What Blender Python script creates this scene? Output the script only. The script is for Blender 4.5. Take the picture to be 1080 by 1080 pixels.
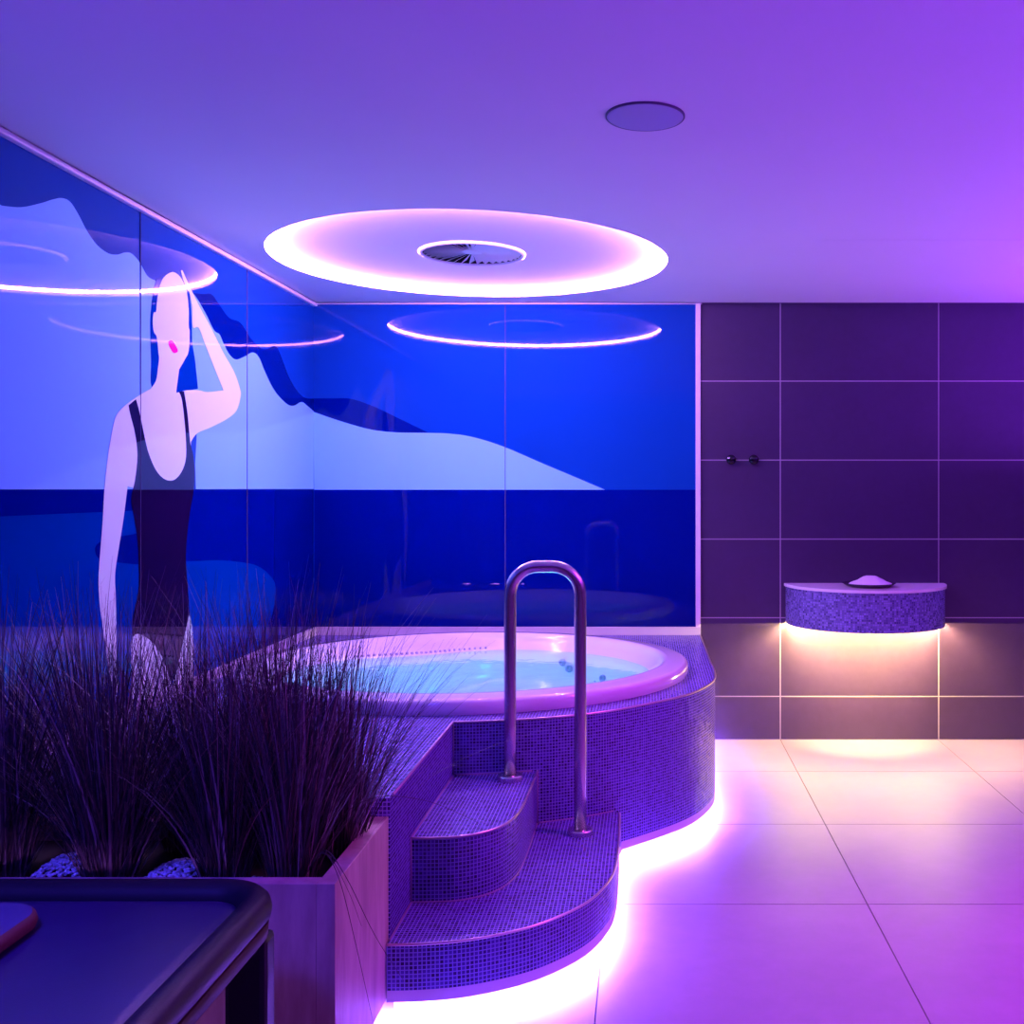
import bpy, bmesh, math, random
from mathutils import Vector, Matrix
PI = math.pi
random.seed(7)
for o in list(bpy.data.objects):
    bpy.data.objects.remove(o)
S = bpy.context.scene
COL = S.collection

# ------------------------------------------------------------------ camera
F, CX, CY, EYE = 1100.0, 683.0, 515.0, 1.435
cam = bpy.data.cameras.new('camera')
camo = bpy.data.objects.new('camera', cam); COL.objects.link(camo)
camo.location = (0, 0, EYE); camo.rotation_euler = (PI/2, 0, 0)
cam.sensor_width = 36.0; cam.lens = 36.0*F/1080
cam.shift_x = -(CX-540)/1080; cam.shift_y = -(540-CY)/1080
cam.clip_start = 0.05; cam.clip_end = 60
S.camera = camo

# ------------------------------------------------------------------ world, exposure, lamps, ceiling fill
w = bpy.data.worlds.new('world'); S.world = w; w.use_nodes = True
w.node_tree.nodes['Background'].inputs[0].default_value = (0.25, 0.12, 1.0, 1)
w.node_tree.nodes['Background'].inputs[1].default_value = 0.05
S.view_settings.view_transform = 'Standard'; S.view_settings.look = 'None'
S.view_settings.gamma = 1.0; S.view_settings.use_curve_mapping = False
S.view_settings.exposure = 0.0

def area(name, loc, target, size, color, power, size_y=None, spread=None):
    l = bpy.data.lights.new(name, 'AREA'); l.energy = power; l.color = color
    l.shape = 'RECTANGLE' if size_y else 'DISK'; l.size = size
    if size_y: l.size_y = size_y
    if spread: l.spread = spread
    o = bpy.data.objects.new(name, l); COL.objects.link(o); o.location = loc
    d = Vector(target)-Vector(loc)
    o.rotation_euler = d.to_track_quat('-Z', 'Y').to_euler()
    return o
LED_RING = (0.63, 0.26, 1.0); LED_RING_K = 520.0
LED_FLOOR = (0.27, 0.13, 1.0); LED_FLOOR_K = 760.0
LED_WARM = (1.0, 0.80, 0.20); LED_WARM_K = 3200.0
# unseen downlights for the blue and magenta light; fills added to wash the ceiling
area('blue_downlight', (-1.30, 1.0, 2.46), (-1.25, 1.35, 0.5), 0.30, (0.05, 0.035, 1.0), 30, spread=1.9)
area('violet_ceiling_fill', (2.9, 3.9, 1.5), (2.9, 3.9, 2.6), 0.3, (0.32, 0.035, 1.0), 130, 3.6)
area('violet_back_fill', (1.8, 0.9, 1.5), (1.8, 0.9, 2.6), 0.8, (0.26, 0.025, 1.0), 40, 0.6)
area('blue_ceiling_fill', (-1.2, 0.65, 1.5), (-1.2, 0.65, 2.6), 0.8, (0.14, 0.015, 1.0), 12, 0.5)
area('magenta_downlight', (1.7, 3.1, 2.46), (1.2, 3.1, 0.0), 0.30, (0.85, 0.05, 0.80), 32, spread=2.3)

# ------------------------------------------------------------------ helpers
def px(x, y, Y):
    return Vector(((x-CX)*Y/F, Y, EYE+(CY-y)*Y/F))

def link(name, bm, mats, parent=None, smooth=False, loc=None):
    me = bpy.data.meshes.new(name); bm.to_mesh(me); bm.free()
    for m in (mats if isinstance(mats, (list, tuple)) else [mats]):
        me.materials.append(m)
    if smooth:
        me.polygons.foreach_set('use_smooth', [True]*len(me.polygons))
    o = bpy.data.objects.new(name, me); COL.objects.link(o)
    if parent: o.parent = parent
    if loc: o.location = loc
    return o

def thing(name, label, cat, loc=(0, 0, 0), group=None, rotz=0):
    o = bpy.data.objects.new(name, None); COL.objects.link(o)
    o.empty_display_size = 0.1; o.location = loc; o.rotation_euler = (0, 0, rotz)
    o['label'] = label; o['category'] = cat
    if group: o['group'] = group
    return o

def tag(o, label, cat, group=None, kind=None):
    o['label'] = label; o['category'] = cat
    if group: o['group'] = group
    if kind: o['kind'] = kind
    return o

def struct(o, label=None, cat=None):
    o['kind'] = 'structure'
    if label: o['label'] = label
    if cat: o['category'] = cat
    return o

def box(bm, x0, x1, y0, y1, z0, z1, bevel=0.0, seg=2, mi=0):
    r = bmesh.ops.create_cube(bm, size=1.0)
    vs = r['verts']
    for v in vs:
        v.co = Vector(((x0+x1)/2+v.co.x*(x1-x0), (y0+y1)/2+v.co.y*(y1-y0), (z0+z1)/2+v.co.z*(z1-z0)))
    fs = set(f for v in vs for f in v.link_faces)
    for f in fs: f.material_index = mi
    if bevel:
        es = list(set(e for v in vs for e in v.link_edges))
        bmesh.ops.bevel(bm, geom=es, offset=bevel, segments=seg, profile=0.5, affect='EDGES')

def catmull(pts, n=6, closed=False):
    out = []; N = len(pts); P = [Vector(p) for p in pts]
    rng = range(N if closed else N-1)
    for i in rng:
        if closed:
            a, b, c, d = P[(i-1) % N], P[i], P[(i+1) % N], P[(i+2) % N]
        else:
            a, b, c, d = P[max(i-1, 0)], P[i], P[i+1], P[min(i+2, N-1)]
        for k in range(n):
            t = k/n
            out.append(0.5*((2*b)+(c-a)*t+(2*a-5*b+4*c-d)*t*t+(3*b-a-3*c+d)*t**3))
    if not closed: out.append(P[-1])
    return out

def wall_strip(bm, line, z0, z1, closed=False, mi=0, s0=0.0):
    """vertical strip along a plan line, uv in metres"""
    uv = bm.loops.layers.uv.verify()
    lo = [bm.verts.new((p[0], p[1], z0)) for p in line]
    hi = [bm.verts.new((p[0], p[1], z1)) for p in line]
    s = s0; N = len(line)
    for i in range(N if closed else N-1):
        j = (i+1) % N
        d = math.hypot(line[j][0]-line[i][0], line[j][1]-line[i][1])
        f = bm.faces.new((lo[i], lo[j], hi[j], hi[i])); f.material_index = mi
        for l, c in zip(f.loops, ((s, z0), (s+d, z0), (s+d, z1), (s, z1))):
            l[uv].uv = c
        f.smooth = True
        s += d

def flat_fill(bm, loops, z, mi=0, up=True):
    """horizontal face set bounded by loops (outer + holes)"""
    uv = bm.loops.layers.uv.verify()
    es = []
    for lp in loops:
        vs = [bm.verts.new((p[0], p[1], z)) for p in lp]
        for i in range(len(vs)):
            es.append(bm.edges.new((vs[i], vs[(i+1) % len(vs)])))
    r = bmesh.ops.triangle_fill(bm, use_beauty=True, use_dissolve=False, edges=es, normal=(0, 0, 1 if up else -1))
    for f in r['geom']:
        if isinstance(f, bmesh.types.BMFace):
            f.material_index = mi
            f.normal_update()
            if (f.normal.z > 0) != up: f.normal_flip()
            for l in f.loops: l[uv].uv = (l.vert.co.x, l.vert.co.y)

def tube(bm, pts, r, seg=12, closed=False, caps=True):
    P = [Vector(p) for p in pts]; N = len(P); rings = []
    n = None
    for i in range(N):
        if closed: t = (P[(i+1) % N]-P[(i-1) % N]).normalized()
        else: t = (P[min(i+1, N-1)]-P[max(i-1, 0)]).normalized()
        if n is None:
            n = t.orthogonal().normalized()
        else:
            n = (n-t*n.dot(t)).normalized()
        b = t.cross(n)
        rr = r[i] if isinstance(r, (list, tuple)) else r
        rings.append([bm.verts.new(P[i]+(n*math.cos(2*PI*k/seg)+b*math.sin(2*PI*k/seg))*rr) for k in range(seg)])
    for i in range(N if closed else N-1):
        A, B = rings[i], rings[(i+1) % N]
        for k in range(seg):
            f = bm.faces.new((A[k], A[(k+1) % seg], B[(k+1) % seg], B[k])); f.smooth = True
    if caps and not closed:
        bm.faces.new(rings[0][::-1]); bm.faces.new(rings[-1])

def lathe(bm, prof, seg=48, cx=0, cy=0, smooth=True, axis='Z', a0=0.0):
    rings = []
    for r, z in prof:
        ring = []
        for k in range(seg):
            a = a0+2*PI*k/seg
            if axis == 'Z': co = (cx+r*math.cos(a), cy+r*math.sin(a), z)
            else: co = (cx+r*math.cos(a), z, cy+r*math.sin(a))
            ring.append(bm.verts.new(co))
        rings.append(ring)
    for A, B in zip(rings, rings[1:]):
        for k in range(seg):
            f = bm.faces.new((A[k], A[(k+1) % seg], B[(k+1) % seg], B[k])); f.smooth = smooth
    return rings

def ellipse(cx, cy, a, b, n=96):
    return [(cx+a*math.cos(2*PI*k/n), cy+b*math.sin(2*PI*k/n)) for k in range(n)]

# ------------------------------------------------------------------ materials
def mat(name, color, rough=0.5, metal=0.0, spec=0.5, coat=0.0, emit=None, ek=0.0, ior=1.5):
    m = bpy.data.materials.new(name); m.use_nodes = True
    b = m.node_tree.nodes['Principled BSDF']
    b.inputs['Base Color'].default_value = (*color, 1); b.inputs['Roughness'].default_value = rough
    b.inputs['Metallic'].default_value = metal; b.inputs['Specular IOR Level'].default_value = spec
    b.inputs['IOR'].default_value = ior
    b.inputs['Coat Weight'].default_value = coat; b.inputs['Coat Roughness'].default_value = 0.03
    if emit:
        b.inputs['Emission Color'].default_value = (*emit, 1); b.inputs['Emission Strength'].default_value = ek
    return m

class NT:
    def __init__(s, m): s.t = m.node_tree; s.b = s.t.nodes['Principled BSDF']
    def n(s, typ, **kw):
        x = s.t.nodes.new(typ)
        for k, v in kw.items(): setattr(x, k, v)
        return x
    def l(s, a, b): s.t.links.new(a, b)
    def math(s, op, a, b=None, c=None):
        x = s.n('ShaderNodeMath', operation=op)
        for i, v in enumerate((a, b, c)):
            if v is None: continue
            if hasattr(v, 'is_output'): s.l(v, x.inputs[i])
            else: x.inputs[i].default_value = v
        return x.outputs[0]
    def mix(s, f, a, b):
        x = s.n('ShaderNodeMix', data_type='RGBA')
        for i, v in ((0, f), (6, a), (7, b)):
            if hasattr(v, 'is_output'): s.l(v, x.inputs[i])
            elif i == 0: x.inputs[0].default_value = v
            else: x.inputs[i].default_value = (*v, 1)
        return x.outputs[2]
    def noise(s, vec, scale, detail=3, rough=0.5, col=False):
        x = s.n('ShaderNodeTexNoise'); x.inputs['Scale'].default_value = scale
        x.inputs['Detail'].default_value = detail; x.inputs['Roughness'].default_value = rough
        if vec is not None: s.l(vec, x.inputs['Vector'])
        return x.outputs['Color' if col else 'Fac']
    def bump(s, h, strength, dist):
        x = s.n('ShaderNodeBump'); x.inputs['Strength'].default_value = strength; x.inputs['Distance'].default_value = dist
        s.l(h, x.inputs['Height']); s.l(x.outputs[0], s.b.inputs['Normal'])

def noisy(name, color, var=0.15, scale=8, bump=0.0, bscale=60, **kw):
    m = mat(name, color, **kw); t = NT(m)
    tc = t.n('ShaderNodeTexCoord').outputs['Object']
    f = t.noise(tc, scale, 4)
    c0 = tuple(c*(1-var) for c in color); c1 = tuple(min(1, c*(1+var)) for c in color)
    t.l(t.mix(f, c0, c1), t.b.inputs['Base Color'])
    if bump: t.bump(t.noise(tc, bscale, 4), bump, 0.002)
    return m

def mosaic(name, pitch, dark, light, grout, gw=0.24, uvoff=(0, 0)):
    m = mat(name, dark, rough=0.25); t = NT(m)
    uv = t.n('ShaderNodeUVMap').outputs[0]
    sep = t.n('ShaderNodeSeparateXYZ'); t.l(uv, sep.inputs[0])
    u = t.math('DIVIDE', t.math('ADD', sep.outputs[0], uvoff[0]), pitch)
    v = t.math('DIVIDE', t.math('ADD', sep.outputs[1], uvoff[1]), pitch)
    fu, fv = t.math('FRACT', u), t.math('FRACT', v)
    inu = t.math('GREATER_THAN', fu, gw); inv = t.math('GREATER_THAN', fv, gw)
    mask = t.math('MULTIPLY', inu, inv)
    cb = t.n('ShaderNodeCombineXYZ'); t.l(t.math('FLOOR', u), cb.inputs[0]); t.l(t.math('FLOOR', v), cb.inputs[1])
    wn = t.n('ShaderNodeTexWhiteNoise'); t.l(cb.outputs[0], wn.inputs['Vector'])
    tile = t.mix(wn.outputs['Value'], dark, light)
    t.l(t.mix(mask, grout, tile), t.b.inputs['Base Color'])
    ge = t.n('ShaderNodeNewGeometry')
    sb = t.n('ShaderNodeVectorMath', operation='SUBTRACT'); t.l(wn.outputs['Color'], sb.inputs[0]); sb.inputs[1].default_value = (0.5, 0.5, 0.5)
    sc = t.n('ShaderNodeVectorMath', operation='SCALE'); t.l(sb.outputs[0], sc.inputs[0]); sc.inputs['Scale'].default_value = 0.16
    ad = t.n('ShaderNodeVectorMath', operation='ADD'); t.l(ge.outputs['Normal'], ad.inputs[0]); t.l(sc.outputs[0], ad.inputs[1])
    nm = t.n('ShaderNodeVectorMath', operation='NORMALIZE'); t.l(ad.outputs[0], nm.inputs[0]); t.l(nm.outputs[0], t.b.inputs['Normal'])
    rg = t.math('MULTIPLY_ADD', mask, -0.4, 0.6); t.l(rg, t.b.inputs['Roughness'])
    return m

MOS = mosaic('mosaic_tiles', 0.0115, (0.014, 0.008, 0.070), (0.085, 0.058, 0.33), (0.27, 0.205, 0.62))
MOSH = mosaic('mosaic_shelf_tiles', 0.0115, (0.05, 0.04, 0.18), (0.26, 0.22, 0.66), (0.12, 0.10, 0.26), 0.2)
PAINT = noisy('white_ceiling_paint', (0.80, 0.78, 0.80), 0.02, 2, rough=0.8, spec=0.2)
WALLP = noisy('plain_wall_paint', (0.16, 0.13, 0.18), 0.05, 2, rough=0.8)
PROF = mat('white_profile', (0.80, 0.72, 0.80), rough=0.35)
DARKGAP = mat('dark_joint', (0.05, 0.04, 0.08), rough=0.8)
EDGE = mat('edge_profile_metal', (0.62, 0.45, 0.52), rough=0.3, metal=0.8)
BAND = noisy('plinth_band_white', (0.62, 0.55, 0.62), 0.06, 9, rough=0.45)
ACR = mat('white_acrylic', (0.82, 0.78, 0.82), rough=0.12, coat=0.3)
STEEL = mat('brushed_steel', (0.66, 0.60, 0.62), rough=0.27, metal=1.0)
RINGLED = mat('ring_led', (0.9, 0.9, 0.9), emit=LED_RING, ek=LED_RING_K)
FLOORLED = mat('plinth_led', (0.9, 0.9, 0.9), emit=LED_FLOOR, ek=LED_FLOOR_K)
WARMLED = mat('shelf_led', (0.9, 0.9, 0.9), emit=LED_WARM, ek=LED_WARM_K)
WATERLED = mat('underwater_led', (0.9, 0.9, 0.9), emit=(0.03, 0.55, 1.0), ek=30)
JET = mat('jet_grey', (0.30, 0.34, 0.42), rough=0.4)
VANE = mat('vent_white', (0.88, 0.86, 0.90), rough=0.45)
VENTDARK = mat('vent_dark', (0.02, 0.02, 0.03), rough=0.8)
GRILLE = noisy('speaker_grille_cloth', (0.40, 0.42, 0.58), 0.08, 300, rough=0.8)
BLACKCH = mat('black_chrome', (0.04, 0.035, 0.05), rough=0.12, metal=1.0)
SALT = noisy('salt_white', (0.85, 0.82, 0.85), 0.08, 90, bump=0.6, bscale=260, rough=0.7)
DISHM = mat('dark_glass_dish', (0.03, 0.02, 0.05), rough=0.08)
SLAB = mat('white_shelf_slab', (0.78, 0.74, 0.80), rough=0.25)
SOIL = noisy('dark_soil', (0.02, 0.015, 0.012), 0.4, 40, rough=0.9)
def pebble_mat():
    m = mat('white_pebble', (0.7, 0.7, 0.72), rough=0.6); t = NT(m)
    g = t.n('ShaderNodeNewGeometry').outputs['Random Per Island']
    t.l(t.mix(g, (0.30, 0.32, 0.36), (0.85, 0.86, 0.88)), t.b.inputs['Base Color'])
    return m
PEB = pebble_mat()
SEATM = noisy('dark_blue_leather', (0.018, 0.007, 0.070), 0.2, 6, bump=0.1, bscale=300, rough=0.38, spec=0.5)
LEATHER = noisy('dark_leather', (0.012, 0.006, 0.018), 0.2, 6, bump=0.15, bscale=300, rough=0.5, spec=0.22)
FRAMEM = noisy('brown_bed_frame', (0.035, 0.016, 0.016), 0.2, 5, rough=0.6, spec=0.2)
PILLOWT = noisy('pillow_top_grey', (0.055, 0.055, 0.14), 0.08, 200, rough=0.7)
PILLOWS = noisy('pillow_side_brown', (0.12, 0.05, 0.035), 0.12, 60, rough=0.6)

def tile_mat(name, c0, c1, rough, bumpk, grain):
    m = mat(name, c0, rough=rough); t = NT(m)
    tc = t.n('ShaderNodeTexCoord').outputs['Object']
    f = t.noise(tc, 1.6, 6, 0.6); g = t.noise(tc, grain, 6, 0.65)
    k = t.math('ADD', t.math('MULTIPLY', f, 0.6), t.math('MULTIPLY', g, 0.4))
    rmp = t.n('ShaderNodeMapRange'); rmp.inputs[1].default_value = 0.35; rmp.inputs[2].default_value = 0.65
    t.l(k, rmp.inputs[0])
    t.l(t.mix(rmp.outputs[0], c0, c1), t.b.inputs['Base Color'])
    rr = t.math('MULTIPLY_ADD', g, 0.2, rough-0.1); t.l(rr, t.b.inputs['Roughness'])
    t.bump(g, bumpk, 0.002)
    return m
FLOORT = tile_mat('pale_stone_floor_tile', (0.29, 0.20, 0.34), (0.36, 0.25, 0.40), 0.5, 0.12, 14)
WALLT = tile_mat('dark_stone_wall_tile', (0.035, 0.0150, 0.062), (0.046, 0.020, 0.080), 0.42, 0.4, 22)
GROUTF = mat('floor_grout', (0.16, 0.12, 0.14), rough=0.9)
GROUTW = mat('wall_grout', (0.42, 0.36, 0.42), rough=0.9)

def wood(name, c0, c1, dirv):
    m = mat(name, c0, rough=0.5); t = NT(m)
    tc = t.n('ShaderNodeTexCoord').outputs['Object']
    mp = t.n('ShaderNodeMapping'); mp.inputs['Scale'].default_value = dirv; mp.inputs['Rotation'].default_value = (0.6, 0, 0)
    t.l(tc, mp.inputs[0])
    f = t.noise(mp.outputs[0], 5, 6, 0.6)
    r = t.n('ShaderNodeValToRGB'); t.l(f, r.inputs[0])
    r.color_ramp.elements[0].position = 0.35; r.color_ramp.elements[0].color = (*c0, 1)
    r.color_ramp.elements[1].position = 0.66; r.color_ramp.elements[1].color = (*c1, 1)
    t.l(r.outputs[0], t.b.inputs['Base Color']); t.bump(f, 0.1, 0.003)
    return m
WOOD = wood('planter_wood', (0.34, 0.20, 0.19), (0.52, 0.35, 0.32), (3.0, 3.0, 0.55))

def water_mat():
    m = bpy.data.materials.new('tub_water'); m.use_nodes = True
    t = m.node_tree; t.nodes.clear()
    out = t.nodes.new('ShaderNodeOutputMaterial'); mx = t.nodes.new('ShaderNodeMixShader')
    tr = t.nodes.new('ShaderNodeBsdfTransparent'); tr.inputs[0].default_value = (0.72, 0.97, 1.0, 1)
    gl = t.nodes.new('ShaderNodeBsdfGlossy'); gl.inputs['Roughness'].default_value = 0.04
    fr = t.nodes.new('ShaderNodeFresnel'); fr.inputs[0].default_value = 1.33
    nz = t.nodes.new('ShaderNodeTexNoise'); nz.inputs['Scale'].default_value = 9
    tc = t.nodes.new('ShaderNodeTexCoord'); t.links.new(tc.outputs['Object'], nz.inputs['Vector'])
    bp = t.nodes.new('ShaderNodeBump'); bp.inputs['Strength'].default_value = 0.12; bp.inputs['Distance'].default_value = 0.02
    t.links.new(nz.outputs['Fac'], bp.inputs['Height'])
    t.links.new(bp.outputs[0], gl.inputs['Normal']); t.links.new(bp.outputs[0], fr.inputs['Normal'])
    t.links.new(fr.outputs[0], mx.inputs[0]); t.links.new(tr.outputs[0], mx.inputs[1]); t.links.new(gl.outputs[0], mx.inputs[2])
    t.links.new(mx.outputs[0], out.inputs[0])
    return m
WATER = water_mat()

def grass_mat():
    m = mat('dried_grass', (0.12, 0.07, 0.06), rough=0.5); t = NT(m)
    g = t.n('ShaderNodeNewGeometry').outputs['Random Per Island']
    r = t.n('ShaderNodeValToRGB'); t.l(g, r.inputs[0])
    e = r.color_ramp.elements
    e[0].color = (0.020, 0.013, 0.018, 1); e[1].color = (0.36, 0.24, 0.26, 1); e[1].position = 1.0
    e2 = r.color_ramp.elements.new(0.75); e2.color = (0.075, 0.042, 0.050, 1)
    t.l(r.outputs[0], t.b.inputs['Base Color'])
    return m
GRASS = grass_mat()

# ------------------------------------------------------------------ room shell
XL, YB, HC = -1.911, 5.956, 2.496
XR, YF = 3.55, -1.3
XM = 0.298                                    # where mural ends and tiled wall begins
RCX, RCY, RR = -0.818, 4.867, 0.91            # ceiling ring
VR = 0.243

# floor: 0.9 m tiles with real joints
def tiles(us, vs, gap, place, bm, bev=0.0):
    for i in range(len(us)-1):
        for j in range(len(vs)-1):
            u0, u1, v0, v1 = us[i]+gap/2, us[i+1]-gap/2, vs[j]+gap/2, vs[j+1]-gap/2
            if u1-u0 < 0.003 or v1-v0 < 0.003: continue
            place(bm, u0, u1, v0, v1)
bm = bmesh.new()
fx = [XL]+[-0.142+0.9*k for k in range(-1, 5) if -0.142+0.9*k < XR]+[XR]
fy = [YF]+[3.598-0.85*k for k in range(5, -1, -1)]+[4.455, 5.285, YB]
tiles(fx, fy, 0.004, lambda b, a, c, d, e: box(b, a, c, d, e, -0.02, 0.0), bm)
floor = struct(link('floor', bm, FLOORT), 'large pale stone floor tiles washed in violet light', 'floor')
bm = bmesh.new(); box(bm, XL, XR, YF, YB, -0.06, -0.0025)
g = link('floor_joints', bm, GROUTF, floor)

# ceiling with a round opening for the ring light
bm = bmesh.new()
flat_fill(bm, [[(XL, YF), (XR, YF), (XR, YB), (XL, YB)], ellipse(RCX, RCY, RR, RR, 128)], HC, 0, up=False)
box(bm, XL, XR, YF, YB, HC+0.12, HC+0.16)
struct(link('ceiling', bm, PAINT), 'smooth white ceiling glowing violet', 'ceiling')
bm = bmesh.new(); box(bm, 0.72, 1.60, 4.452, 4.456, HC-0.0012, HC)
struct(link('trim_5', bm, PAINT))

# walls
bm = bmesh.new(); box(bm, XL-0.12, XL, YF, YB+0.12, 0, HC+0.16)
struct(link('wall_left', bm, WALLP))
bm = bmesh.new(); box(bm, XL-0.12, XM, YB, YB+0.12, 0, HC+0.16)
struct(link('wall_back', bm, WALLP))
bm = bmesh.new(); box(bm, XR, XR+0.12, YF, YB+0.12, 0, HC+0.16)
struct(link('wall_right', bm, WALLT))
bm = bmesh.new(); box(bm, XL-0.12, XR+0.12, YF-0.12, YF, 0, HC+0.16)
struct(link('wall_front', bm, WALLP))
# dark tiled part of the back wall
bm = bmesh.new()
tx = [XM, 0.758, 1.662, 2.566, 3.47, XR]; tz = [0.0, 0.247, 0.696, 1.145, 1.596, 2.047, HC]
tiles(tx, tz, 0.006, lambda b, a, c, d, e: box(b, a, c, YB-0.001, YB+0.02, d, e), bm)
tw = struct(link('wall_tiled', bm, WALLT), 'dark stone tiled wall with pale joints', 'wall')
bm = bmesh.new(); box(bm, XM, XR+0.12, YB+0.0005, YB+0.14, 0, HC+0.16)
link('wall_joints', bm, GROUTW, tw)

# ------------------------------------------------------------------ mural of coloured glass on the two walls by the tub
def paint(name, col, rough=0.015):
    return mat(name, col, rough=rough, spec=0.5, ior=1.35)
P_SKY = paint('glass_cobalt', (0.003, 0.052, 0.30))
P_LIGHT = paint('glass_pale_blue', (0.20, 0.58, 1.0))
P_NAVY = paint('glass_navy', (0.000, 0.006, 0.15))
P_SEA = paint('glass_sea', (0.000, 0.005, 0.16))
P_ROYAL = paint('glass_royal', (0.000, 0.040, 0.26))
P_SKIN = paint('glass_skin', (0.70, 0.92, 0.74))
P_SUIT = paint('glass_suit', (0.010, 0.002, 0.018))
P_LIPS = paint('glass_lips', (0.85, 0.01, 0.25))
P_SEAM = mat('panel_seam', (0.07, 0.055, 0.15), rough=0.8, spec=0.1)
MT = 0.006                                   # glass thickness

def lw(p):                                   # a point of the picture on the left wall -> (Y, z)
    Y = -XL*F/(CX-p[0]); return (Y, EYE+(CY-p[1])*Y/F)
def bw(p):                                   # on the back wall -> (X, z)
    return ((p[0]-CX)*YB/F, EYE+(CY-p[1])*YB/F)

def sheet(bm, pts, side, layer, thick=0.0004):
    off = MT+0.0005*layer
    def co(p, d):
        return (XL+d, p[0], p[1]) if side == 'L' else (p[0], YB-d, p[1])
    f0 = [bm.verts.new(co(p, off)) for p in pts]; f1 = [bm.verts.new(co(p, off-thick-0.0002)) for p in pts]
    f = bm.faces.new(f0); f.normal_update()
    n = Vector((1, 0, 0)) if side == 'L' else Vector((0, -1, 0))
    flip = f.normal.dot(n) < 0
    if flip: f.normal_flip()
    N = len(pts)
    for i in range(N):
        q = (f0[i], f0[(i+1) % N], f1[(i+1) % N], f1[i])
        bm.faces.new(q if flip else q[::-1])

def shape(name, side, polys, m, layer, parent, smooth=True, n=5):
    bm = bmesh.new()
    for p in polys:
        sheet(bm, [tuple(v)[:2] for v in p], side, layer)
    return link(name, bm, m, parent)

def LW(pts): return [Vector((*lw(p), 0)) for p in pts]
def BW(pts): return [Vector((*bw(p), 0)) for p in pts]

YM = 1.2                                      # where the left mural starts, outside the frame
mural = thing('glass_mural', 'blue glass mural on the long left wall with a woman in a dark swimsuit', 'mural', (XL, 3.6, 0.05))
mural_inv = Matrix.Translation((-XL, -3.6, -0.05))
def reparent(o, inv):
    o.matrix_parent_inverse = inv
Z0 = 0.06
def lm(name, polys, m, layer):
    o = shape(name, 'L', polys, m, layer, mural); reparent(o, mural_inv); return o
bm = bmesh.new(); box(bm, XL+0.0015, XL+MT, YM, YB, Z0, HC-0.022)
o = link('sky', bm, P_SKY, mural); reparent(o, mural_inv); o['label'] = 'cobalt blue sky glass'
zs = lw((330, 515.6))[1]
cloud = catmull(LW([(0, 217), (20, 218.5), (40, 214.5), (55, 210), (64, 209), (72, 213), (80, 225), (90, 244), (100, 258), (112, 267), (122, 268.5), (130, 266.3), (137, 267.5), (145, 276), (153, 290), (160, 295), (175, 300)]), 6)
mtop = catmull(LW([(185, 300), (201.7, 309), (215, 330), (224, 348), (230, 352.7), (234, 361.7), (240, 373), (246.7, 379), (255, 376.7), (265, 371.7), (271.7, 376.7), (278, 391.7), (288, 411.7), (300, 425), (308, 428), (316.7, 424), (323, 428), (330, 434.2)]), 6)
pl = [Vector((YM, cloud[0].y+0.06, 0)), Vector((2.2, cloud[0].y+0.10, 0)), Vector((2.7, cloud[0].y+0.03, 0))]+cloud+mtop+[Vector((YB, zs, 0)), Vector((YM, zs, 0))]
lm('pale_hills', [pl], P_LIGHT, 1)
dtop = catmull(LW([(201.7, 309), (212, 310), (221.7, 310.7), (230, 321.7), (240, 335), (252, 340.5), (263, 356.7), (273, 366.7), (281, 367.7), (290, 365.5), (296.7, 380), (303, 396.7), (311.7, 411.7), (320, 419.3), (330, 420.5)]), 6)
lm('dark_ridge', [dtop+mtop[6:][::-1]], P_NAVY, 2)
sea = [(YM, zs), (YM, Z0), (YB, Z0), (YB, zs)]
lm('sea', [sea], P_SEA, 1)
zb = lw((60, 542))[1]
Yr = lw((150, 600))[0]
lm('water_blue', [[(YM, zb), (YM, Z0), (Yr, Z0), (Yr, zb)]], P_ROYAL, 2)
rock = catmull(LW([(150, 591), (197, 592), (226.7, 591), (253, 593), (270, 597), (283, 606.7), (289, 618), (288, 637), (281.7, 660), (266.7, 687), (246.7, 712), (225, 735)]), 6)+[Vector((lw((225, 780))[0], Z0, 0)), Vector((Yr, Z0, 0))]
blob = catmull(LW([(98, 580), (103, 572), (120, 567), (135, 564), (150, 563), (158, 578), (150, 594), (125, 593.5), (104, 590)]), 6, True)
lm('bay', [rock], P_ROYAL, 2)
lm('boat', [blob], P_NAVY, 3)
hair1 = catmull(LW([(163, 294), (159.6, 307), (157.4, 325.5), (156.4, 344), (157.4, 381), (158, 408), (170, 416), (184, 414.5)]), 5)+catmull(LW([(207, 410), (204, 381), (201, 362), (200.5, 344), (199.5, 325), (197.5, 307), (192, 294), (186, 288), (179, 286), (172, 288.5)]), 5)
strip = catmull(LW([(199, 466), (205.7, 457), (204, 490), (204.8, 516), (201, 516)]), 1)
h = lm('hair', [hair1, strip], P_ROYAL, 3)
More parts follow.
